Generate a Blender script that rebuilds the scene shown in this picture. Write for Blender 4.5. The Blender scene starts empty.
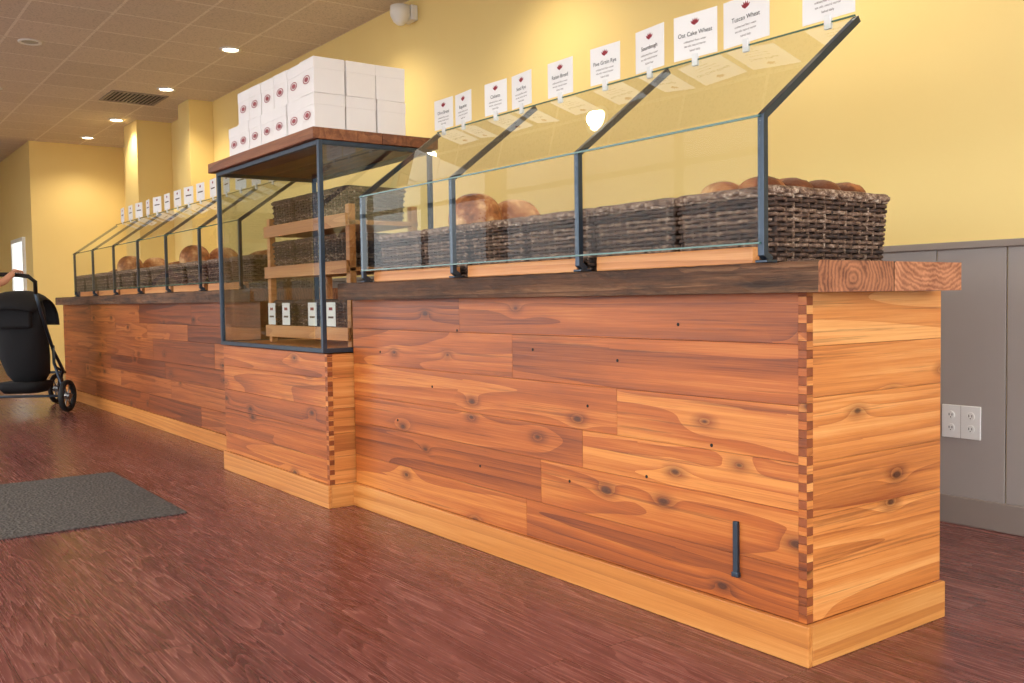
import bpy, bmesh, math, random
from mathutils import Vector, Matrix
random.seed(7)
S=bpy.context.scene
S.view_settings.view_transform='Standard'
COL=S.collection

# ------------------------------------------------------------------ materials
def lin(c):
    return tuple((v/255/12.92 if v/255<=.04045 else ((v/255+.055)/1.055)**2.4) for v in c)+(1,)
class NT:
    def __init__(s,name):
        s.m=bpy.data.materials.new(name); s.m.use_nodes=True; s.t=s.m.node_tree
        s.b=s.t.nodes['Principled BSDF']; s.out=s.t.nodes['Material Output']
    def n(s,typ,**k):
        x=s.t.nodes.new(typ)
        for a,v in k.items(): setattr(x,a,v)
        return x
    def l(s,a,b): s.t.links.new(a,b)
    def val(s,x,**k):
        for a,v in k.items(): x.inputs[a.replace('_',' ')].default_value=v
        return x
    def math(s,op,a,b=None,clamp=False):
        x=s.n('ShaderNodeMath',operation=op); x.use_clamp=clamp
        for i,v in enumerate((a,b)):
            if v is None: continue
            if isinstance(v,(int,float)): x.inputs[i].default_value=v
            else: s.l(v,x.inputs[i])
        return x.outputs[0]
    def mix(s,f,a,b,mode='MIX'):
        x=s.n('ShaderNodeMix',data_type='RGBA',blend_type=mode)
        for i,v in ((0,f),(6,a),(7,b)):
            if isinstance(v,(int,float,tuple)): x.inputs[i].default_value=v
            else: s.l(v,x.inputs[i])
        return x.outputs[2]
    def ramp(s,f,stops):
        x=s.n('ShaderNodeValToRGB'); e=x.color_ramp.elements
        while len(e)<len(stops): e.new(.5)
        for i,(p,c) in enumerate(stops): e[i].position=p; e[i].color=c
        s.l(f,x.inputs[0]); return x.outputs[0]
    def coords(s,scale=(1,1,1),island=False):
        tc=s.n('ShaderNodeTexCoord'); v=tc.outputs['Object']
        if island:
            g=s.n('ShaderNodeNewGeometry'); a=s.n('ShaderNodeVectorMath',operation='SCALE')
            a.inputs[0].default_value=(7.3,17.1,11.7); s.l(g.outputs['Random Per Island'],a.inputs['Scale'])
            b=s.n('ShaderNodeVectorMath',operation='ADD'); s.l(v,b.inputs[0]); s.l(a.outputs[0],b.inputs[1]); v=b.outputs[0]
        m=s.n('ShaderNodeMapping'); m.inputs['Scale'].default_value=scale; s.l(v,m.inputs[0]); return m.outputs[0]
    def noise(s,v,scale=5,detail=3,rough=.5,dist=0):
        x=s.n('ShaderNodeTexNoise'); s.l(v,x.inputs['Vector'])
        s.val(x,Scale=scale,Detail=detail,Roughness=rough,Distortion=dist); return x.outputs['Fac']
    def bump(s,h,strength=.3,dist=.01):
        x=s.n('ShaderNodeBump'); x.inputs['Strength'].default_value=strength; x.inputs['Distance'].default_value=dist
        s.l(h,x.inputs['Height']); s.l(x.outputs[0],s.b.inputs['Normal'])

def plain(name,c,rough=.5,metal=0,var=.06,scale=8,spec=.5,bump=0):
    N=NT(name); v=N.coords((1,1,1)); f=N.noise(v,scale,3)
    c1=lin(c); a=tuple(x*(1-var) for x in c1[:3])+(1,); b=tuple(min(1,x*(1+var)) for x in c1[:3])+(1,)
    N.l(N.mix(f,a,b),N.b.inputs['Base Color']); N.b.inputs['Roughness'].default_value=rough
    N.b.inputs['Metallic'].default_value=metal; N.b.inputs['Specular IOR Level'].default_value=spec
    if bump: N.bump(N.noise(v,scale*12,3),bump,.004)
    return N.m
def emis(name,c,s):
    N=NT(name); N.b.inputs['Base Color'].default_value=lin(c); N.b.inputs['Emission Color'].default_value=lin(c); N.b.inputs['Emission Strength'].default_value=s
    return N.m
def wood(name,axis,dark,mid,light,rough=.42,knots=True,islvar=.5,ring=12,bump=.12,worn=0,streak=.0):
    """axis = direction of the grain"""
    N=NT(name)
    def sc(al,ac): 
        r=[ac]*3; r[axis]=al
        return tuple(r)
    kd=None
    n=N.noise(N.coords(sc(.16,4.5),True),1.1,1.,.4,.1)
    if knots:
        sx=N.n('ShaderNodeSeparateXYZ'); N.l(N.coords(sc(2.4,5.0),True),sx.inputs[0])
        cx=N.n('ShaderNodeCombineXYZ'); N.l(sx.outputs[axis],cx.inputs[0]); N.l(sx.outputs[2],cx.inputs[1])
        vo=N.n('ShaderNodeTexVoronoi',voronoi_dimensions='2D'); N.l(cx.outputs[0],vo.inputs['Vector']); N.val(vo,Scale=.9,Randomness=1.)
        sp=N.n('ShaderNodeSeparateColor'); N.l(vo.outputs['Color'],sp.inputs[0])
        off=N.math('GREATER_THAN',sp.outputs[0],.62)
        wob=N.math('MULTIPLY',N.math('SUBTRACT',N.noise(N.coords(sc(10,22)),1.,2),.5),.05)
        kd=N.math('ADD',N.math('ADD',vo.outputs['Distance'],wob),off)
        kd=N.math('ADD',kd,N.math('MULTIPLY',sp.outputs[1],.04))
        kd=N.math('MAXIMUM',kd,0.)
        n=N.math('ADD',n,N.math('DIVIDE',.012,N.math('ADD',N.math('MULTIPLY',N.math('MULTIPLY',kd,kd),14.),.05)))
    rings=N.math('FRACT',N.math('MULTIPLY',n,ring))
    rr=N.math('POWER',rings,1.8)
    fine=N.noise(N.coords(sc(1.8,110),True),1.6,4,.65)
    mid_=N.noise(N.coords(sc(.55,26),True),1.4,4,.6)
    blot=N.noise(N.coords(sc(.7,3.5),True),1.2,4,.6)
    g=N.n('ShaderNodeNewGeometry'); isl=g.outputs['Random Per Island']
    t=N.math('ADD',N.math('MULTIPLY',rr,.18),N.math('MULTIPLY',fine,.36))
    t=N.math('ADD',t,N.math('MULTIPLY',mid_,.42))
    t=N.math('ADD',t,N.math('MULTIPLY',blot,.22)); t=N.math('ADD',t,N.math('MULTIPLY',N.math('SUBTRACT',isl,.5),islvar*.5))
    c=N.ramp(t,[(.32,lin(light)),(.55,lin(mid)),(.84,lin(dark))])
    if streak:
        q=N.ramp(N.noise(N.coords(sc(.7,40),True),1.3,5,.7),[(.57,(0,0,0,1)),(.65,(1,1,1,1))])
        c=N.mix(N.math('MULTIPLY',q,streak),c,lin((78,36,16)))
    if knots:
        k=N.ramp(kd,[(.0,(1,1,1,1)),(.045,(.92,.92,.92,1)),(.07,(.45,.45,.45,1)),(.17,(0,0,0,1))])
        c=N.mix(N.math('MULTIPLY',k,.9),c,lin((48,20,9)))
    if worn:
        st=N.ramp(N.noise(N.coords(sc(1.3,16),True),2.2,5,.7),[(.42,(0,0,0,1)),(.66,(1,1,1,1))])
        c=N.mix(N.math('MULTIPLY',st,worn),c,lin((42,29,21)))
    N.l(c,N.b.inputs['Base Color']); N.b.inputs['Roughness'].default_value=rough
    N.bump(N.math('ADD',rr,N.math('MULTIPLY',fine,2)),bump,.004)
    return N.m

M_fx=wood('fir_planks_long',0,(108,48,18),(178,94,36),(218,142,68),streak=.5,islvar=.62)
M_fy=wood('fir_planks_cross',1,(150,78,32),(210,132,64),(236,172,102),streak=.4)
M_fxd=wood('fir_planks_old',0,(90,40,17),(148,76,32),(190,112,54),streak=.6,islvar=.6)
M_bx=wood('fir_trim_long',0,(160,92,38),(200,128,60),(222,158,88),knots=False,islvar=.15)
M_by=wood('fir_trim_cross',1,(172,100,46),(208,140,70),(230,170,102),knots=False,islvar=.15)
M_beam=wood('reclaimed_beam',0,(46,28,18),(104,68,42),(154,114,78),rough=.65,knots=False,worn=.85,bump=.6,islvar=.2)
M_lt=wood('light_board',0,(165,95,45),(206,136,76),(228,168,108),knots=False,islvar=.2)
def endgrain(name,centers,dark,light):
    N=NT(name); tc=N.n('ShaderNodeTexCoord'); v=tc.outputs['Object']
    s=N.n('ShaderNodeVectorMath',operation='SUBTRACT'); N.l(v,s.inputs[0]); s.inputs[1].default_value=centers
    m=N.n('ShaderNodeMapping'); m.inputs['Scale'].default_value=(0,1,1); N.l(s.outputs[0],m.inputs[0])
    ln=N.n('ShaderNodeVectorMath',operation='LENGTH'); N.l(m.outputs[0],ln.inputs[0])
    nz=N.noise(N.coords(),12,4,.6); r=N.math('ADD',N.math('MULTIPLY',ln.outputs['Value'],420),N.math('MULTIPLY',nz,24))
    w=N.math('ADD',N.math('MULTIPLY',N.math('SINE',r),.18),.5)
    w=N.math('ADD',N.math('MULTIPLY',w,.5),N.math('MULTIPLY',N.noise(N.coords((1,1,1)),16,5,.7),.6))
    N.l(N.ramp(w,[(.38,lin(light)),(.72,lin(dark))]),N.b.inputs['Base Color']); N.b.inputs['Roughness'].default_value=.5
    N.bump(w,.2,.003)
    return N.m
M_end1=endgrain('beam_end_rings',(0,.09,1.025),(92,46,28),(186,122,84))
M_end2=endgrain('beam_end_flat',(0,.48,1.33),(126,68,42),(206,142,102))
M_pin=plain('joint_endgrain',(138,70,30),.6,var=.5,scale=30)

M_steel=plain('dark_steel',(62,72,84),.36,.7,var=.2,scale=30)
M_metal=plain('brushed_metal',(150,150,150),.35,.9)
M_black=plain('black_fabric',(20,20,23),.85,var=.25,scale=40,bump=.2)
M_rub=plain('black_rubber',(18,18,18),.7)
M_white=plain('white_plastic',(235,235,232),.35,var=.02)
M_box=plain('white_cardboard',(242,238,234),.6,var=.03)
M_card=plain('sign_paper',(244,242,238),.6,var=.02)
M_red=plain('logo_red',(150,40,50),.6)
M_logo=plain('logo_faded_red',(168,84,88),.6)
M_ink=plain('ink_brown',(90,70,60),.7)
M_dark=plain('slot_dark',(20,18,16),.8)
M_basin=plain('basket_liner',(42,30,24),.9)
M_skin=plain('skin',(214,160,132),.5)
M_hair=plain('hair',(60,40,28),.7,var=.3,scale=60)

def glass(name,base,k=.85,tint=(.975,.985,.975,1)):
    N=NT(name); t=N.t; t.nodes.remove(N.b)
    lw=N.n('ShaderNodeLayerWeight'); lw.inputs['Blend'].default_value=.5
    f=N.math('ADD',N.math('MULTIPLY',N.math('POWER',lw.outputs['Facing'],5),k),base,True)
    tr=N.n('ShaderNodeBsdfTransparent'); tr.inputs[0].default_value=tint
    gl=N.n('ShaderNodeBsdfGlossy'); gl.inputs['Roughness'].default_value=.0; gl.inputs['Color'].default_value=(.9,.95,.95,1)
    mx=N.n('ShaderNodeMixShader'); N.l(f,mx.inputs[0]); N.l(tr.outputs[0],mx.inputs[1]); N.l(gl.outputs[0],mx.inputs[2]); N.l(mx.outputs[0],N.out.inputs[0])
    return N.m
M_glass=glass('clear_glass',.006,.6,(.965,.98,.97,1))
M_glasss=glass('slant_glass',.05,.85,(.93,.955,.935,1))
M_glassc=glass('case_glass',.12,.85,(.82,.86,.84,1))
M_gedge=plain('glass_edge',(70,110,98),.2)

def wallmat():
    N=NT('yellow_paint'); f=N.noise(N.coords(),1.5,3); N.l(N.mix(f,lin((241,212,136)),lin((246,220,146))),N.b.inputs['Base Color'])
    N.b.inputs['Roughness'].default_value=.6; N.bump(N.noise(N.coords(),160,2),.08,.002); return N.m
M_wall=wallmat()
M_wain=plain('wainscot_grey',(166,158,152),.5,var=.03)
M_trim=plain('trim_taupe',(148,136,128),.5,var=.03)
def ceilmat():
    N=NT('ceiling_tiles'); b=N.n('ShaderNodeTexBrick'); b.offset=0; N.l(N.coords(),b.inputs['Vector'])
    N.val(b,Scale=1.,Brick_Width=.61,Row_Height=.61,Mortar_Size=.012,Mortar_Smooth=.1)
    b.inputs['Color1'].default_value=lin((222,208,192)); b.inputs['Color2'].default_value=lin((212,198,182)); b.inputs['Mortar'].default_value=lin((236,226,212))
    sp=N.ramp(N.noise(N.coords(),70,2),[(.3,(.75,.75,.75,1)),(.5,(1,1,1,1))])
    N.l(N.mix(1.,b.outputs[0],sp,'MULTIPLY'),N.b.inputs['Base Color']); N.b.inputs['Roughness'].default_value=.9
    N.bump(b.outputs['Fac'],-.4,.01); return N.m
M_ceil=ceilmat()
def floormat():
    N=NT('vinyl_plank_floor'); b=N.n('ShaderNodeTexBrick'); b.offset=.37; N.l(N.coords(),b.inputs['Vector'])
    N.val(b,Scale=1.,Brick_Width=1.22,Row_Height=.152,Mortar_Size=.0016,Mortar_Smooth=.2,Bias=0.)
    b.inputs['Color1'].default_value=(0,0,0,1); b.inputs['Color2'].default_value=(1,1,1,1); b.inputs['Mortar'].default_value=(.5,.5,.5,1)
    o=N.n('ShaderNodeVectorMath',operation='SCALE'); N.l(b.outputs['Color'],o.inputs[0]); o.inputs['Scale'].default_value=9.
    tc=N.n('ShaderNodeTexCoord'); a=N.n('ShaderNodeVectorMath',operation='ADD'); N.l(tc.outputs['Object'],a.inputs[0]); N.l(o.outputs[0],a.inputs[1])
    m=N.n('ShaderNodeMapping'); m.inputs['Scale'].default_value=(.6,6,1); N.l(a.outputs[0],m.inputs[0])
    n=N.noise(m.outputs[0],1.3,1.6,.5,.2); rg=N.math('POWER',N.math('FRACT',N.math('MULTIPLY',n,14)),2)
    m2=N.n('ShaderNodeMapping'); m2.inputs['Scale'].default_value=(2.2,75,1); N.l(a.outputs[0],m2.inputs[0])
    fine=N.noise(m2.outputs[0],1.5,4,.7)
    m3=N.n('ShaderNodeMapping'); m3.inputs['Scale'].default_value=(1.2,14,1); N.l(a.outputs[0],m3.inputs[0])
    mid_=N.noise(m3.outputs[0],1.5,3,.6)
    t=N.math('ADD',N.math('MULTIPLY',rg,.24),N.math('MULTIPLY',fine,.6)); t=N.math('ADD',t,N.math('MULTIPLY',b.outputs['Color'],.12))
    t=N.math('ADD',t,N.math('MULTIPLY',N.math('SUBTRACT',mid_,.5),.4))
    c=N.ramp(t,[(.24,lin((88,46,44))),(.50,lin((124,72,68))),(.82,lin((172,118,108)))])
    c=N.mix(N.math('MULTIPLY',b.outputs['Fac'],.7),c,lin((58,31,29)))
    N.l(c,N.b.inputs['Base Color']); N.l(N.math('ADD',N.math('MULTIPLY',fine,.2),.16),N.b.inputs['Roughness'])
    N.bump(t,.12,.003); return N.m
M_floor=floormat()
def matmat():
    N=NT('ribbed_mat'); w=N.n('ShaderNodeTexVoronoi'); N.l(N.coords(),w.inputs['Vector']); N.val(w,Scale=70.)
    f=w.outputs['Distance']; n=N.noise(N.coords(),120,2)
    N.l(N.ramp(N.math('MULTIPLY',f,n),[(.1,lin((62,60,58))),(.5,lin((110,104,98)))]),N.b.inputs['Base Color'])
    N.b.inputs['Roughness'].default_value=.95; N.bump(f,.8,.01); return N.m
M_mat=matmat()
def wickmat():
    N=NT('wicker'); g=N.n('ShaderNodeNewGeometry'); n=N.noise(N.coords((1,1,1)),60,5,.75)
    t=N.math('ADD',N.math('MULTIPLY',g.outputs['Random Per Island'],.26),N.math('MULTIPLY',n,.85))
    N.l(N.ramp(t,[(.36,lin((36,23,18))),(.54,lin((80,55,41))),(.66,lin((132,104,84))),(.78,lin((206,186,166)))]),N.b.inputs['Base Color']); N.b.inputs['Roughness'].default_value=.65
    return N.m
M_wick=wickmat()
def breadmat(name,d,m,l):
    N=NT(name); n=N.noise(N.coords(),14,4,.6); g=N.n('ShaderNodeNewGeometry')
    t=N.math('ADD',n,N.math('MULTIPLY',N.math('SUBTRACT',g.outputs['Random Per Island'],.5),.35))
    N.l(N.ramp(t,[(.34,lin(d)),(.5,lin(m)),(.68,lin(l))]),N.b.inputs['Base Color']); N.b.inputs['Roughness'].default_value=.6
    N.bump(N.noise(N.coords(),60,4,.7),.5,.006); return N.m
M_bread=breadmat('bread_crust',(104,54,24),(168,102,54),(222,176,122))

# ------------------------------------------------------------------ helpers
def empty(name,loc=(0,0,0),rotz=0):
    e=bpy.data.objects.new(name,None); COL.objects.link(e); e.location=loc; e.rotation_euler=(0,0,rotz); e.empty_display_size=.1; return e
def add(name,me,parent=None,local=False):
    o=bpy.data.objects.new(name,me); COL.objects.link(o)
    if parent:
        o.parent=parent
        if not local: o.matrix_parent_inverse=(Matrix.Translation(parent.location)@Matrix.Rotation(parent.rotation_euler[2],4,'Z')).inverted()
    return o
def mk(name,V,F,mats,parent=None,local=False,smooth=False,mi=None):
    me=bpy.data.meshes.new(name); me.from_pydata([tuple(v) for v in V],[],F); 
    for m in (mats if isinstance(mats,(list,tuple)) else [mats]): me.materials.append(m)
    if mi:
        for p,i in zip(me.polygons,mi): p.material_index=i
    if smooth:
        for p in me.polygons: p.use_smooth=True
    me.update(); return add(name,me,parent,local)
BF=[(0,3,2,1),(4,5,6,7),(0,1,5,4),(1,2,6,5),(2,3,7,6),(3,0,4,7)] # bottom top front(-y) right(+x) back left
def boxes(name,L,mats,parent=None,local=False,bevel=0,mi=None):
    V=[];F=[];I=[]
    for k,(x0,x1,y0,y1,z0,z1) in enumerate(L):
        b=len(V); V+=[(x0,y0,z0),(x1,y0,z0),(x1,y1,z0),(x0,y1,z0),(x0,y0,z1),(x1,y0,z1),(x1,y1,z1),(x0,y1,z1)]
        F+=[tuple(b+i for i in f) for f in BF]; I+=(mi[k] if mi else [0]*6)
    o=mk(name,V,F,mats,parent,local,mi=I)
    if bevel:
        m=o.modifiers.new('bev','BEVEL'); m.width=bevel; m.segments=2; m.limit_method='ANGLE'
    return o
def box(name,x0,x1,y0,y1,z0,z1,mat,parent=None,local=False,bevel=0): return boxes(name,[(x0,x1,y0,y1,z0,z1)],mat,parent,local,bevel)
def tubegeo(P,r,n=8,closed=False,V=None,F=None,flat=1.):
    V=[] if V is None else V; F=[] if F is None else F; b=len(V); P=[Vector(p) for p in P]; N=len(P); up=Vector((0,0,1))
    for i,p in enumerate(P):
        if closed: t=P[(i+1)%N]-P[i-1]
        else: t=P[min(i+1,N-1)]-P[max(i-1,0)]
        t.normalize(); a=t.cross(up)
        if a.length<.1: a=t.cross(Vector((1,0,0)))
        a.normalize(); c=a.cross(t).normalized()
        rr=r[i] if isinstance(r,(list,tuple)) else r
        for k in range(n):
            an=2*math.pi*k/n+math.pi/n; V.append(p+a*(rr*math.cos(an)*flat)+c*(rr*math.sin(an)))
    for i in range(N if closed else N-1):
        j=(i+1)%N
        for k in range(n): F.append((b+i*n+k,b+i*n+(k+1)%n,b+j*n+(k+1)%n,b+j*n+k))
    if not closed:
        F.append(tuple(b+k for k in range(n))[::-1]); F.append(tuple(b+(N-1)*n+k for k in range(n)))
    return V,F
def tube(name,P,r,mat,parent=None,local=False,n=10,closed=False,smooth=True):
    V,F=tubegeo(P,r,n,closed); return mk(name,V,F,mat,parent,local,smooth)
def sqbar(name,P,w,mat,parent):
    P=[Vector(p) for p in P]; V=[];F=[]
    for i,p in enumerate(P):
        d0=(P[i]-P[i-1]).normalized() if i>0 else (P[1]-P[0]).normalized(); d1=(P[i+1]-P[i]).normalized() if i<len(P)-1 else d0
        t=(d0+d1).normalized(); nn=Vector((0,-t.z,t.y)); k=1/max(.3,t.dot(d0))
        for sx,sn in ((-1,-1),(1,-1),(1,1),(-1,1)): V.append(p+Vector((sx*w/2,0,0))+nn*(sn*w/2*k))
    for i in range(len(P)-1):
        for k in range(4): F.append((i*4+k,i*4+(k+1)%4,i*4+4+(k+1)%4,i*4+4+k))
    F.append((3,2,1,0)); e=(len(P)-1)*4; F.append((e,e+1,e+2,e+3))
    o=mk(name,V,F,mat,parent); m=o.modifiers.new('b','BEVEL'); m.width=.0015; m.segments=2; return o
def loft(name,R,mat,parent=None,local=False,n=24,e=2.,caps=True,V=None,F=None,build=True):
    V=[] if V is None else V; F=[] if F is None else F; b=len(V)
    for cx,cy,cz,rx,ry in R:
        for k in range(n):
            a=2*math.pi*k/n; c,s=math.cos(a),math.sin(a)
            V.append((cx+rx*math.copysign(abs(c)**(2/e),c),cy+ry*math.copysign(abs(s)**(2/e),s),cz))
    for i in range(len(R)-1):
        for k in range(n): F.append((b+i*n+k,b+i*n+(k+1)%n,b+(i+1)*n+(k+1)%n,b+(i+1)*n+k))
    if caps: F.append(tuple(b+k for k in range(n))[::-1]); F.append(tuple(b+(len(R)-1)*n+k for k in range(n)))
    if build: return mk(name,V,F,mat,parent,local,True)
def cyl(name,c,r,depth,axis,mat,parent=None,local=False,n=32,bevel=0):
    d=Vector((0,0,0)); d[axis]=depth/2; c=Vector(c)
    V,F=tubegeo([c-d,c+d],r,n); o=mk(name,V,F,mat,parent,local)
    m=o.modifiers.new('b','BEVEL'); m.width=max(bevel,.0008); m.segments=2; m.limit_method='ANGLE'
    return o

# ------------------------------------------------------------------ room
W=1.83; CZ=3.35; XL=-18.; XR=3.6; YF=-4.8
box('floor',XL,XR,YF,W,-.05,0,M_floor)
box('ceiling',XL,XR,YF,W,CZ,CZ+.08,M_ceil)
box('wall_back',-13.7,XR,W,W+.12,0,CZ,M_wall)
box('wall_far',-13.82,-13.7,.54,W+.12,0,CZ,M_wall)
box('wall_alcove',XL,-13.82,.54,.66,0,CZ,M_wall)
box('wall_left',XL-.12,XL,YF,.66,0,CZ,M_wall)
boxes('wall_front',[(XL,-13,YF-.12,YF,0,CZ),(-13,XR,YF-.12,YF,0,.35),(-13,XR,YF-.12,YF,3.05,CZ),(-3.6,-3.0,YF-.12,YF,.35,3.05),(-8.3,-8.,YF-.12,YF,.35,3.05)],M_wall)
boxes('wall_right',[(XR,XR+.12,YF,W,0,.3),(XR,XR+.12,YF,W,3.05,CZ),(XR,XR+.12,1.5,W,.3,3.05)],M_wall)
def window(n,axis,a0,a1,pos,z0,z1,k):
    L=[];w=.05
    step=(a1-a0)/k
    for i in range(k+1):
        x=a0+i*step; L.append((x-w/2,x+w/2,pos-.04,pos+.04,z0,z1) if axis==0 else (pos-.04,pos+.04,x-w/2,x+w/2,z0,z1))
    for z in (z0,z1-w,z0+1.9): L.append((a0,a1,pos-.035,pos+.035,z,z+w) if axis==0 else (pos-.035,pos+.035,a0,a1,z,z+w))
    boxes(n,L,M_steel)
window('window_1',0,-8,-3.6,YF-.06,.35,3.05,3); window('window_2',0,-3.0,XR,YF-.06,.35,3.05,4); window('window_3',1,YF,1.5,XR+.06,.3,3.05,4); window('window_5',0,-13,-8.3,YF-.06,.35,3.05,3)
M_street=plain('street_paving',(150,148,145),.9)
box('ground_street',-60,60,-60,60,-.2,-.12,M_street)
boxes('pilaster',[(-10.1,-9.7,1.55,W,0,CZ)],M_wall); boxes('pilaster.001',[(-11.9,-11.3,1.39,W,0,CZ)],M_wall)
# wainscot
L=[];x=-9.7
while x<XR-.01:
    L.append((x+.003,min(x+.30,XR)-.003,W-.012,W,.12,1.17)); x+=.30
boxes('trim_1',L,M_wain,bevel=.002); boxes('trim_2',[(-9.7,XR,W-.03,W,1.165,1.195)],M_trim,bevel=.004)
boxes('baseboard_back',[(-9.7,XR,W-.02,W,0,.12)],M_trim,bevel=.004)
M_win=emis('window_glow',(235,240,235),1.6)
w=empty('window_4',(-14.8,.54,1.2)); box('pane',-15.2,-14.3,.528,.54,.9,1.95,M_win,w); boxes('frame',[(-15.26,-15.2,.5,.54,.84,2.01),(-14.3,-14.24,.5,.54,.84,2.01),(-15.2,-14.3,.5,.54,1.95,2.01),(-15.2,-14.3,.5,.54,.84,.9)],M_white,w)

# ------------------------------------------------------------------ counters
def planks(z0,z1,rows,a0,a1,seed,seglen=1.1):
    rnd=random.Random(seed); out=[]; h=(z1-z0)/rows; z=z0
    for i in range(rows):
        x=a0
        zz = z1 if i==rows-1 else z0+h*(i+1)+rnd.uniform(-.1,.1)*h
        while x<a1-.01:
            nx=x+seglen*rnd.uniform(.7,1.7)
            if a1-nx<.35: nx=a1
            out.append((x,nx,z,zz)); x=nx
        z=zz
    return out
g=.0005
def counter(name,x0,x1,yf,yb,H0,mat,seed,corner=True,base=.11,rows=6):
    e=empty(name,((x0+x1)/2,(yf+yb)/2,0))
    t=.02
    box('core',x0+.001,x1-t-.001,yf+t,yb-.002,.01,H0-.001,M_pin,e)
    c=.026 if corner else 0
    boxes('front_planks',[(a+g,b-g,yf,yf+t,za+g,zb-g) for a,b,za,zb in planks(base,H0,rows,x0,x1-c,seed)],mat,e,bevel=.0008)
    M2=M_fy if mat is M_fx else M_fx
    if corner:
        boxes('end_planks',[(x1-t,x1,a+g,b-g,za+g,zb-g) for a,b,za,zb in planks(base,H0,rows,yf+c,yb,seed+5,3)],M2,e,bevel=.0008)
        L=[];I=[];z=base;i=0;h=.0235
        while z<H0-.002:
            zz=min(z+h,H0)
            L.append((x1-c+.0003,x1+.0006,yf-.0006,yf+c-.0003,z+.0006,zz-.0006)); I.append([0,0,2 if i%2 else 0,1 if i%2 else 2,0,0] ); z=zz;i+=1
        boxes('box_joint',L,[mat,M2,M_pin],e,mi=I)
    boxes('base_front',[(x0,x1+.018,yf-.018,yf,0,base)],M_bx,e,bevel=.003)
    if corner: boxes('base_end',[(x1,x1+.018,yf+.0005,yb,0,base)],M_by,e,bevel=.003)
    return e
cm=counter('bakery_counter',-2.62,-.02,.018,.665,.99,M_fx,3)
def beam(name,x0,x1,y0,y1,z0,z1,mats,parent,seed,rough=.0035):
    rnd=random.Random(seed); n=int((x1-x0)/.05)+1; V=[];F=[];I=[]
    prof=[(y0,z0),(y0,z0+.25*(z1-z0)),(y0,z0+.6*(z1-z0)),(y0,z1-.006),(y0+.006,z1),(y1,z1),(y1,z0)]
    k=len(prof)
    for i in range(n+1):
        x=x0+(x1-x0)*i/n
        for j,(y,z) in enumerate(prof):
            dy=rnd.uniform(-rough,rough*.6) if (j<5 and 0<i<n) else 0; dz=-rnd.uniform(0,rough)*.8 if (j in(3,4) and 0<i<n) else 0
            V.append((x,y+dy,z+dz))
    for i in range(n):
        for j in range(k): F.append((i*k+j,(i+1)*k+j,(i+1)*k+(j+1)%k,i*k+(j+1)%k)[::-1]); I.append(0)
    F.append(tuple(range(k))[::1]); I.append(1); F.append(tuple(n*k+j for j in range(k))[::-1]); I.append(1)
    return mk(name,V,F,mats,parent,mi=I)
beam('top_beam_front',-2.625,.07,-.055,.272,.99,1.07,[M_beam,M_end1],cm,1)
beam('top_beam_back',-2.625,.07,.276,.615,.99,1.07,[M_beam,M_end2],cm,2)
boxes('old_bolt',[(-.264,-.247,.006,.019,.195,.345),(-.268,-.243,.004,.019,.185,.200)],M_steel,cm,bevel=.003)
for i,(x,z) in enumerate([(-1.9,.62),(-1.2,.80),(-.75,.78),(-.35,.55),(-1.55,.33),(-.48,.9),(-2.2,.45),(-1.0,.35),(-.9,.62),(-2.35,.75),(-.62,.42),(-1.7,.86)]):
    cyl('nail_hole_%d'%i,(x,.0175,z),.0055,.002,1,M_dark,cm,n=12)
cf=counter('bakery_counter.001',-9.65,-4.05,.12,.75,.99,M_fxd,11,corner=False)
beam('top_beam',-9.72,-4.05,.06,.74,.99,1.07,[M_beam,M_end1],cf,5)

# ------------------------------------------------------------------ sneeze guards
def guard(name,xs,yf,ztop,zmid=1.46,zt=1.78,dy=.42):
    e=empty(name,((xs[0]+xs[-1])/2,yf,1.07))
    for i,x in enumerate(xs):
        sqbar('post_%d'%i,[(x,yf+.025,1.078),(x,yf,1.095),(x,yf,zmid),(x,yf+dy,zt)],.02,M_steel,e)
        box('foot_%d'%i,x-.02,x+.02,yf-.01,yf+.035,1.0705,1.0785,M_steel,e,bevel=.002)
    a,b=min(xs),max(xs)
    d=Vector((0,dy,zt-zmid)).normalized(); nn=Vector((0,-d.z,d.y))
    for i in range(len(xs)-1):
        x0,x1=sorted((xs[i],xs[i+1]))
        y=yf-.013
        V=[(x0,y,1.125),(x1,y,1.125),(x1,y,zmid),(x0,y,zmid)]; mk('front_pane_%d'%i,V,[(0,1,2,3)],M_glass,e)
        o=nn*.013; P=[Vector((x0,yf,zmid))+o,Vector((x1,yf,zmid))+o,Vector((x1,yf+dy,zt))+o,Vector((x0,yf+dy,zt))+o]
        mk('slant_pane_%d'%i,P,[(0,1,2,3)],M_glasss if len(xs)<5 else M_glass,e)
    box('pane_seam',a,b,yf-.016,yf-.010,zmid-.003,zmid+.003,M_gedge,e)
    box('pane_bottom_edge',a,b,yf-.016,yf-.010,1.121,1.126,M_gedge,e)
    box('pane_top_edge',a,b,yf+dy-.012,yf+dy-.006,zt+.008,zt+.012,M_gedge,e)
    return e
XS=[-.13,-.89,-1.66,-2.42]
guard('glass_sneeze_guard',XS,-.02,1.78)
XF=[-4.3-.77*i for i in range(7)]
guard('glass_sneeze_guard.001',XF,.1,1.82,1.50,1.80)
for i,(a,b) in enumerate([(-.85,-.2),(-1.62,-.95),(-2.4,-1.72)]):
    box('serving_board' if i==0 else 'serving_board.%03d'%i,a,b,.02,.052,1.071,1.118,M_lt,None,bevel=.003)
for i in range(6):
    box('serving_board.%03d'%(i+3),XF[i+1]+.04,XF[i]-.04,.135,.165,1.071,1.118,M_lt,None,bevel=.003)

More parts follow.
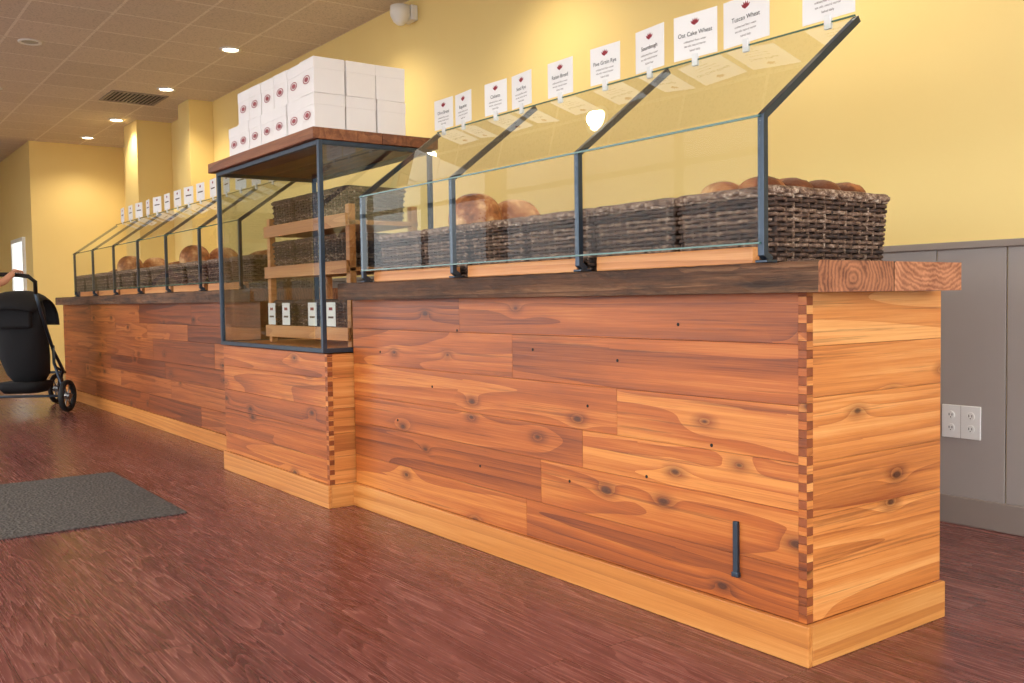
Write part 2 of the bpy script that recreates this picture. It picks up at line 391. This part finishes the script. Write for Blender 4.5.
# ------------------------------------------------------------------ sign cards
NAMES=["Country Loaf","Tuscan Wheat","Oat Cake Wheat","Sourdough","Five Grain Rye","Raisin Bread","Seed Rye","Ciabatta","Baguette","Olive Bread"]
def card(x,y,z,i,rot,w=.17,h=.14,small=False):
    e=empty('sign_card',(x,y,z),rot)
    box('paper',-w/2,w/2,-.001,.001,0,h,M_card,e,True)
    box('clip',-.012,.012,-.006,.006,-.03,.012,M_white,e,True,bevel=.002)
    def txt(s,zz,size,m):
        c=bpy.data.curves.new('text','FONT'); c.body=s; c.size=size; c.align_x='CENTER'; c.materials.append(m)
        o=bpy.data.objects.new('lettering',c); COL.objects.link(o); o.parent=e; o.location=(0,-.0022,zz); o.rotation_euler=(math.pi/2,0,0)
    V=[];F=[]
    for k in range(5):
        a=(k-2)*.42; dx,dz=math.sin(a),math.cos(a); b=len(V); cx,cz=0,h*.72; l=.026; t=.004
        V+=[(cx-dz*t*.3,-.0016,cz+dx*t*.3),(cx+dx*l*.6-dz*t,-.0016,cz+dz*l*.6+dx*t),(cx+dx*l,-.0016,cz+dz*l),(cx+dx*l*.6+dz*t,-.0016,cz+dz*l*.6-dx*t)]; F.append((b,b+3,b+2,b+1))
    mk('logo',V,F,M_red,e,True)
    if not small:
        txt(NAMES[i%10],h*.5,.021,M_dark); txt("unbleached flour, water",h*.36,.010,M_ink); txt("sea salt, natural starter",h*.26,.010,M_ink); txt("baked daily",h*.15,.010,M_ink)
    else: box('lines',-w*.3,w*.3,-.0016,-.0012,h*.45,h*.52,M_ink,e,True)
for i,x in enumerate([-.22,-.53,-.75,-.97,-1.21,-1.48,-1.74,-1.93,-2.19,-2.36]):
    card(x,.39,1.80,i,random.uniform(-.12,.18),h=.15 if i<4 else .14,w=(.2 if i==1 else .185) if i<3 else .16)
for i in range(15):
    card(XF[0]-.15-.3*i,.51,1.82,i,random.uniform(-.12,.15),small=True)

# ------------------------------------------------------------------ baskets
def basket_mesh(w,d,h):
    V=[];F=[]
    def path(i,z,amp,pitch,ph,sc=1.,step=.0085):
        hw,hd=w/2*sc,d/2*sc; r=.025; pts=[]
        seg=[((-hw+r,-hd),(hw-r,-hd)),((hw,-hd+r),(hw,hd-r)),((hw-r,hd),(-hw+r,hd)),((-hw,hd-r),(-hw,-hd+r))]
        cen=[(hw-r,-hd+r,-90),(hw-r,hd-r,0),(-hw+r,hd-r,90),(-hw+r,-hd+r,180)]; base=[]
        for (a,b),(cx,cy,a0) in zip(seg,cen):
            L=math.dist(a,b); m=int(L/step); nx,ny=(b[1]-a[1])/L,-(b[0]-a[0])/L
            for q in range(m): base.append((a[0]+(b[0]-a[0])*q/m,a[1]+(b[1]-a[1])*q/m,nx,ny))
            for q in range(6):
                an=math.radians(a0+90*q/6); base.append((cx+r*math.cos(an),cy+r*math.sin(an),math.cos(an),math.sin(an)))
        per=len(base); cyc=round(2*(w+d)/pitch/2)*2
        for q,(x,y,nx,ny) in enumerate(base):
            o=amp*math.sin(math.pi*cyc*q/per+ph); zz=z+.0008*math.sin(q*.37+i*1.9)
            pts.append((x+nx*o,y+ny*o,zz))
        return pts
    rows=int(h/.0145)
    for i in range(rows):
        z=.01+i*(h-.03)/(rows-1); sc=.95+.05*z/h
        tubegeo(path(i,z,.0075,.036,math.pi*(i%2),sc),.0066,5,True,V,F,.8)
    for j in range(2): tubegeo(path(50+j,h-.012+.002*j,.006,.03,math.pi*j,1.01),.0085,6,True,V,F)
    tubegeo(path(60,h-.004,.0,.03,0,1.005),.008,6,True,V,F)
    cyc=round(2*(w+d)/.036)
    st=path(0,0,0,.036,0,1.)
    for k in range(cyc):
        q=int(len(st)*k/cyc); x,y,_=st[q]; tubegeo([(x*.95,y*.95,.004),(x*.99,y*.99,h-.012)],.005,5,False,V,F)
    nf=len(F)
    b=len(V); a,c=w/2*.93,d/2*.93; a2,c2=w/2*.965,d/2*.965
    V+=[(-a,-c,.005),(a,-c,.005),(a,c,.005),(-a,c,.005),(-a2,-c2,h-.02),(a2,-c2,h-.02),(a2,c2,h-.02),(-a2,c2,h-.02)]
    F+=[(b,b+1,b+2,b+3),(b,b+1,b+5,b+4),(b+1,b+2,b+6,b+5),(b+2,b+3,b+7,b+6),(b+3,b,b+4,b+7)]
    me=bpy.data.meshes.new('basket_weave'); me.from_pydata([tuple(v) for v in V],[],F); me.materials.append(M_wick); me.materials.append(M_basin)
    for i,p in enumerate(me.polygons): p.use_smooth=i<nf; p.material_index=0 if i<nf else 1
    return me
BM=basket_mesh(.37,.55,.212)
def blob(V,F,c,rx,ry,rz,rot,n=14,score=True):
    b=len(V); ca,sa=math.cos(rot),math.sin(rot)
    for i in range(n+1):
        th=math.pi*i/n
        for k in range(2*n):
            ph=2*math.pi*k/(2*n); s=math.sin(th)**.8; x=rx*s*math.cos(ph); y=ry*s*math.sin(ph); z=rz*math.cos(th)
            if z<0: z*=.6
            if score and z>0:
                f=abs(math.sin(x/rx*5.2+.6)); z-=rz*.10*max(0,1-f*4)
            w=1+.03*math.sin(3*ph+c[0]*40)
            x*=w;y*=w
            V.append((c[0]+x*ca-y*sa,c[1]+x*sa+y*ca,c[2]+z))
    for i in range(n):
        for k in range(2*n): F.append((b+i*2*n+k,b+(i+1)*2*n+k,b+(i+1)*2*n+(k+1)%(2*n),b+i*2*n+(k+1)%(2*n)))
def basket(x,y,z,loaves,seed):
    e=empty('bread_basket',(x,y,z)); add('weave',BM,e,True)
    V=[];F=[];rnd=random.Random(seed)
    if loaves=='big':
        for xx,yy,zz,r in ((0.03,-.13,.245,.115),(-.02,.11,.225,.125)): blob(V,F,(xx,yy,zz),r,r,r,rnd.uniform(0,1),18)
    elif loaves=='stand':
        for k in range(4): blob(V,F,(-.1+.065*k,-.06+.03*(k%2),.17),.035,.15,.09,rnd.uniform(-.1,.1))
    else:
        up={'buns':.0,'high':.055,'low':-.01}[loaves]
        for a in range(2):
            for b_ in range(4): blob(V,F,(-.08+.16*a+rnd.uniform(-.01,.01),-.19+.125*b_,.13+up+rnd.uniform(0,.02)),.078,.064,.055,rnd.uniform(-.3,.3))
    for b_ in range(3): blob(V,F,(0,-.16+.16*b_,.085),.15,.09,.07,0,10,False)
    mk('loaves',V,F,M_bread,e,True,True)
bx=[(-.352,'high'),(-.735,'low'),(-1.115,'low'),(-1.495,'low'),(-1.875,'big'),(-2.255,'buns')]
for i,(x,k) in enumerate(bx): basket(x,.345,1.0725,k,i)
for i in range(11): basket(-4.5-.46*i,.45,1.0725,['stand','buns','low','big'][i%4],i+30)

# ------------------------------------------------------------------ display case
xc0,xc1,yc0,yc1=-4.03,-2.632,-.134,.49
pc=counter('display_case',xc0-.01,xc1-.0,yc0+.02,.60,.735,M_fx,21,rows=5)
cs=pc
s=.022
L=[]
z0,z1=.74,1.745
for x in (xc0,xc1-s):
    for y in (yc0,yc1-s): L.append((x,x+s,y,y+s,z0,z1))
for z in (z0,z1-s):
    for y in (yc0,yc1-s): L.append((xc0+s,xc1-s,y,y+s,z,z+s))
    for x in (xc0,xc1-s): L.append((x,x+s,yc0+s,yc1-s,z,z+s))
boxes('steel_frame',L,M_steel,cs,bevel=.0015)
mk('glass_front',[(xc0+s,yc0+.01,z0+s),(xc1-s,yc0+.01,z0+s),(xc1-s,yc0+.01,z1-s),(xc0+s,yc0+.01,z1-s)],[(0,1,2,3)],M_glassc,cs)
for nme,x in (('glass_right',xc1-.01),('glass_left',xc0+.01)):
    mk(nme,[(x,yc0+s,z0+s),(x,yc1-s,z0+s),(x,yc1-s,z1-s),(x,yc0+s,z1-s)],[(0,1,2,3)],M_glassc,cs)
box('case_floor',xc0+s,xc1-s,yc0+s,yc1-s,z0+.001,z0+.018,M_lt,cs)
M_topw=wood('case_top_wood',0,(84,44,24),(134,78,44),(172,112,68),rough=.55,knots=False,worn=.3)
boxes('wood_top',[(xc0-.05,xc1+.01,yc0-.03,.2,1.746,1.80),(xc0-.05,xc1+.01,.202,.52,1.746,1.80)],M_topw,cs,bevel=.003)
L=[]
for x in (-3.72,-2.72):
    for y in (.05,.40): L.append((x-.02,x+.02,y,y+.035,.7585,1.46))
for z in (.80,1.13,1.36): L.append((-3.74,-2.70,.045,.44,z,z+.022))
for z in (.80,1.13,1.36): L.append((-3.74,-2.70,.030,.045,z-.01,z+.055))
boxes('rack_frame',L,M_lt,cs,bevel=.002)
BM2=basket_mesh(.30,.33,.17)
for i,x in enumerate((-3.55,-3.23,-2.91)):
    for z in (.8225,1.1525,1.3825):
        e=empty('bread_basket',(x,.235,z)); o=add('weave',BM2,e,True)
        V=[];F=[]
        for a in range(2):
            for b_ in range(2): blob(V,F,(-.065+.13*a,-.07+.14*b_,.10),.065,.072,.075,.3*a)
        mk('loaves',V,F,M_bread,e,True,True)
for i,x in enumerate((-3.62,-3.42,-3.08,-2.86)):
    e=empty('price_card',(x,.02,.86),0); box('paper',-.05,.05,-.001,.001,0,.12,M_card,e,True); box('print',-.03,.03,-.002,-.0012,.04,.05,M_ink,e,True); box('print_2',-.02,.02,-.002,-.0012,.08,.095,M_red,e,True); box('hook',-.008,.008,0,.008,.0,.03,M_white,e,True)

def cake_box(x,y,z,rot,w=.158,h=.168):
    e=empty('cake_box',(x,y,z),rot)
    box('carton',-w/2,w/2,-w/2,w/2,0,h-.03,M_box,e,True,bevel=.002)
    box('lid',-w/2-.0015,w/2+.0015,-w/2-.0015,w/2+.0015,h-.055,h-.001,M_box,e,True,bevel=.002)
    V=[];n=20
    F=[]
    for r0,r1 in ((0,.55),(.82,1.)):
        b=len(V)
        for k in range(n):
            a=2*math.pi*k/n
            for r in (r0,r1): V.append((.040*r*math.cos(a),-w/2-.003,h*.42+.02*r*math.sin(a)))
        for k in range(n): j=(k+1)%n; F.append((b+2*k,b+2*k+1,b+2*j+1,b+2*j))
    mk('logo',V,F,M_logo,e,True)
for r in range(2):
    z=1.8005+r*.1685
    for k in range(3): cake_box(-2.74,-.055+.165*k,z,random.uniform(-.03,.03))
    for c in range(1,7):
        for k in range(1 if c>1 else 2):
            if r==1 and c in (6,): continue
            cake_box(-2.74-.168*c+random.uniform(-.004,.004),-.05+.168*k+random.uniform(-.008,.008),z,random.uniform(-.02,.02))

# ------------------------------------------------------------------ wall outlet
e=empty('wall_outlet',(-.595,W-.02,.445))
box('plate',-.67,-.50,W-.019,W-.0125,.368,.508,M_white,e,bevel=.004)
box('gap_line',-.5855,-.5845,W-.0195,W-.0185,.369,.507,M_ink,e)
for xx in (-.628,-.542):
    for zz in (.411,.465):
        cyl('receptacle',(xx,W-.019,zz),.017,.006,1,M_white,e,n=24)
        boxes('slots',[(xx-.008,xx-.005,W-.0226,W-.0215,zz-.003,zz+.007),(xx+.005,xx+.008,W-.0226,W-.0215,zz-.003,zz+.007),(xx-.002,xx+.002,W-.0226,W-.0215,zz-.011,zz-.007)],M_dark,e)

box('door_mat',-4.33,-2.96,-2.3,-.69,.0005,.010,M_mat,None,bevel=.004)

# ------------------------------------------------------------------ ceiling fixtures
M_lamp=emis('lamp_glow',(255,238,205),14)
def downlight(x,y,on=True,name='recessed_light'):
    e=empty(name,(x,y,CZ))
    V=[];F=[];n=32
    for k in range(n):
        a=2*math.pi*k/n
        for r,z in ((.10,-.001),(.098,-.012),(.078,-.012),(.070,-.002)): V.append((r*math.cos(a),r*math.sin(a),z))
    for k in range(n):
        j=(k+1)%n
        for q in range(3): F.append((4*k+q,4*j+q,4*j+q+1,4*k+q+1))
    mk('trim_ring',V,F,M_white,e,True,True)
    cyl('lamp_disc',(0,0,-.004),.070,.004,2,M_lamp if on else M_metal,e,True)
    if on:
        l=bpy.data.lights.new('bulb','SPOT'); l.energy=60; l.color=(1,.87,.66); l.spot_size=2.3; l.spot_blend=.8; l.shadow_soft_size=.05
        o=bpy.data.objects.new('bulb',l); COL.objects.link(o); o.parent=e; o.location=(0,0,-.03)
for x in (-1.1,-3.2,-5.26,-7.3,-9.3,-11.43,-13.): downlight(x,1.18)
for x in (-3.2,-5.8,-8.,-10.2,-12.4): downlight(x,-.4,False)
for x in (-2.,-7.,-12.): downlight(x,-2.2,True)
e=empty('air_vent',(-9.95,1.0,CZ)); L=[(-10.25,-9.65,.7,.73,CZ-.012,CZ-.001),(-10.25,-9.65,1.28,1.31,CZ-.012,CZ-.001),(-10.25,-10.22,.73,1.28,CZ-.012,CZ-.001),(-9.68,-9.65,.73,1.28,CZ-.012,CZ-.001)]
boxes('vent_frame',L,M_trim,e); boxes('vent_slats',[(-10.22,-9.68,.75+.045*i,.765+.045*i,CZ-.01,CZ-.002) for i in range(12)],M_trim,e); box('vent_dark',-10.22,-9.68,.73,1.28,CZ-.0018,CZ-.0005,M_dark,e)
e=empty('dome_camera',(-5.05,W-.1,3.2)); box('bracket',-5.12,-4.98,W-.06,W-.001,3.16,3.28,M_white,e,bevel=.01)
loft('dome',[(-5.05,W-.12,3.27,.075,.075),(-5.05,W-.12,3.22,.08,.08),(-5.05,W-.12,3.19,.075,.075),(-5.05,W-.12,3.15,.055,.055),(-5.05,W-.12,3.125,.025,.025)],M_white,e)

# ------------------------------------------------------------------ stroller (seen from behind)
TH=math.radians(53.8)
SX,SY=-8.2-.59*.17,-.45-.807*.17
st=empty('baby_stroller',(SX,SY,0),TH)
def wheel(c,r,w,nm):
    N=28
    V=[];F=[]
    for k in range(N):
        a=2*math.pi*k/N; dy,dz=math.cos(a),math.sin(a)
        for q in range(8):
            t=2*math.pi*q/8; rr=r-.022+.022*math.cos(t); V.append((c[0]+w/2*math.sin(t),c[1]+rr*dy,c[2]+rr*dz))
    for k in range(N):
        j=(k+1)%N
        for q in range(8): F.append((k*8+q,k*8+(q+1)%8,j*8+(q+1)%8,j*8+q))
    mk(nm+'_tyre',V,F,M_rub,st,True,True)
    cyl(nm+'_hub',c,.03,w*1.1,0,M_metal,st,True)
    for k in range(6):
        a=math.pi*k/3; tube(nm+'_spoke',[c,(c[0],c[1]+(r-.03)*math.cos(a),c[2]+(r-.03)*math.sin(a))],.007,M_metal,st,True,n=6)
wheel((.49,0,.15),.15,.055,'wheel_right'); wheel((-.49,0,.15),.15,.055,'wheel_left'); wheel((0,.82,.15),.15,.05,'wheel_front')
tube('axle',[(-.47,0,.15),(.47,0,.15)],.012,M_steel,st,True)
for sx in (-1,1):
    tube('frame_side',[(sx*.29,-.12,1.10),(sx*.27,.02,.90),(sx*.24,.28,.56),(sx*.2,.55,.35),(sx*.05,.78,.2),(sx*.04,.82,.15)],.015,M_steel,st,True)
    tube('frame_rear',[(sx*.47,0,.15),(sx*.30,.16,.45),(sx*.24,.28,.60)],.014,M_steel,st,True)
tube('handlebar',[(-.29,-.12,1.10),(-.32,-.18,1.20),(-.27,-.2,1.25),(-.1,-.2,1.27),(.1,-.2,1.27),(.27,-.2,1.25),(.32,-.18,1.20),(.29,-.12,1.10)],.019,M_rub,st,True)
loft('seat_shell',[(0,.30,.26,.12,.12),(0,.28,.34,.17,.16),(0,.22,.50,.20,.18),(0,.17,.75,.225,.14),(0,.13,.95,.235,.10),(0,.12,1.04,.22,.06)],M_black,st,True,e=3.2)
V=[];F=[]
n=12;m=10
for i in range(n+1):
    a=math.radians(-25+150*i/n)
    for k in range(m+1):
        s_=-1+2*k/m; wx=.25*s_; br=.33*(1-.25*abs(s_)**3); V.append((wx,.14+br*math.sin(a-math.radians(35))+.02,.80+br*math.cos(a-math.radians(35))))
for i in range(n):
    for k in range(m): F.append((i*(m+1)+k,i*(m+1)+k+1,(i+1)*(m+1)+k+1,(i+1)*(m+1)+k))
o=mk('canopy',V,F,M_black,st,True,True); md=o.modifiers.new('s','SOLIDIFY'); md.thickness=.012
loft('storage_basket',[(0,.22,.17,.16,.17),(0,.2,.22,.2,.2),(0,.2,.27,.21,.21)],M_black,st,True,e=4)
boxes('parent_pouch',[(-.18,.18,-.03,.04,.78,.98)],M_black,st,True,bevel=.02)
tube('footrest',[(-.16,.5,.38),(-.14,.72,.32),(.14,.72,.32),(.16,.5,.38)],.013,M_steel,st,True)

# ------------------------------------------------------------------ the person pushing it (only a hand reaches the frame)
pe=empty('person_pushing_stroller',(-8.2,-.45,0),TH)
PX,PY=-.38,-.56
def skin(name,J,E,R,mat,root=0,sub=2):
    me=bpy.data.meshes.new(name); me.from_pydata([(a+PX,b+PY,c) for a,b,c in J],E,[]); me.materials.append(mat)
    o=add(name,me,pe,True); sk=o.modifiers.new('skin','SKIN'); sk.use_smooth_shade=True
    for i,r in enumerate(R): me.skin_vertices[0].data[i].radius=(r,r) if not isinstance(r,tuple) else r
    for d in me.skin_vertices[0].data: d.use_root=False
    me.skin_vertices[0].data[root].use_root=True
    s=o.modifiers.new('sub','SUBSURF'); s.levels=sub; s.render_levels=sub; return o
M_jean=plain('jeans',(48,58,84),.8); M_shirt=plain('shirt',(120,52,48),.8)
skin('trousers',[(0,0,.98),(.095,0,.88),(.10,.03,.5),(.10,-.02,.10),(-.095,0,.88),(-.10,.03,.5),(-.10,-.02,.10)],[(0,1),(1,2),(2,3),(0,4),(4,5),(5,6)],[(.15,.12),.095,.065,.05,.095,.065,.05],M_jean)
skin('shirt',[(0,0,.96),(0,0,1.12),(0,0,1.32),(0,0,1.44),(.17,0,1.42),(.24,.03,1.25),(-.17,0,1.42),(-.25,-.02,1.2)],[(0,1),(1,2),(2,3),(3,4),(4,5),(3,6),(6,7)],[(.15,.11),(.14,.1),(.16,.11),(.09,.08),.065,.052,.065,.052],M_shirt)
skin('head_and_neck',[(0,.0,1.44),(0,.01,1.53),(0,.02,1.61),(0,.02,1.69)],[(0,1),(1,2),(2,3)],[.055,.052,(.075,.09),(.07,.085)],M_skin)
skin('nose',[(0,.10,1.64),(0,.125,1.61)],[(0,1)],[.01,.014],M_skin)
for sx in (-1,1):
    skin('ear',[(sx*.078,.02,1.63),(sx*.085,.01,1.66)],[(0,1)],[.012,.014],M_skin)
    skin('eye',[(sx*.03,.095,1.655),(sx*.03,.1,1.655)],[(0,1)],[.009,.008],M_dark)
    skin('shoe',[(sx*.10,-.04,.05),(sx*.10,.06,.045),(sx*.11,.16,.035)],[(0,1),(1,2)],[.045,.045,.035],M_black)
skin('mouth',[(-.02,.103,1.575),(.02,.103,1.575)],[(0,1)],[.006,.006],M_red)
skin('hair',[(0,-.03,1.6),(0,-.03,1.69),(0,.02,1.74)],[(0,1),(1,2)],[(.085,.07),(.088,.09),(.07,.075)],M_hair)
skin('arm_right',[(.235,.03,1.28),(.28,.06,1.16),(.34,.20,1.20),(.385,.295,1.285)],[(0,1),(1,2),(2,3)],[.045,.04,.034,.026],M_skin)
skin('arm_left',[(-.245,-.02,1.22),(-.26,-.02,1.12),(-.26,.05,.9)],[(0,1),(1,2)],[.043,.039,.026],M_skin)
def hand(o_,f,dn,sd,nm):
    o_,f,dn,sd=map(Vector,(o_,f,dn,sd))
    pt=lambda a,b,c:tuple(o_+f*a+sd*b+dn*c)
    skin(nm+'_palm',[pt(0,0,0),pt(.04,0,0),pt(.075,0,.003)],[(0,1),(1,2)],[.022,(.034,.016),(.036,.014)],M_skin)
    for k,(b,l) in enumerate(((.03,1.),(.01,1.08),(-.01,1.),(-.03,.82))):
        skin(nm+'_finger_%d'%k,[pt(.06,b,.0),pt(.085+.01*l,b,.004),pt(.095+.016*l,b,.025*l),pt(.08,b,.045*l)],[(0,1),(1,2),(2,3)],[.0095,.009,.0085,.0075],M_skin)
    skin(nm+'_thumb',[pt(.02,.025,.005),pt(.045,.045,.02),pt(.07,.035,.04)],[(0,1),(1,2)],[.012,.0105,.0085],M_skin)
hand((.39,.275,1.30),(0,1,0),(0,0,-1),(-1,0,0),'hand_right')
hand((-.26,.05,.9),(0,.35,-.94),(.9,0,0),(0,.94,.35),'hand_left')

# ------------------------------------------------------------------ light + camera
w=bpy.data.worlds.new('World'); S.world=w; w.use_nodes=True; bg=w.node_tree.nodes['Background']; bg.inputs[0].default_value=(.95,.975,1,1); bg.inputs[1].default_value=5.5

cam=bpy.data.cameras.new('camera'); co=bpy.data.objects.new('camera',cam); COL.objects.link(co); S.camera=co
f,yaw,pit,rol=959.66,.6311,.0444,.0148
h=Vector((-math.cos(yaw),math.sin(yaw),0)); r=Vector((math.sin(yaw),math.cos(yaw),0)); z=Vector((0,0,1))
Fw=math.cos(pit)*h-math.sin(pit)*z; D=-math.cos(pit)*z-math.sin(pit)*h
R=math.cos(rol)*r+math.sin(rol)*D; Dn=-math.sin(rol)*r+math.cos(rol)*D
Mx=Matrix((( R.x,-Dn.x,-Fw.x,1.5503),(R.y,-Dn.y,-Fw.y,-2.0843),(R.z,-Dn.z,-Fw.z,.9841),(0,0,0,1)))
co.matrix_world=Mx; cam.sensor_width=36; cam.lens=f*36/1024; cam.clip_start=.05
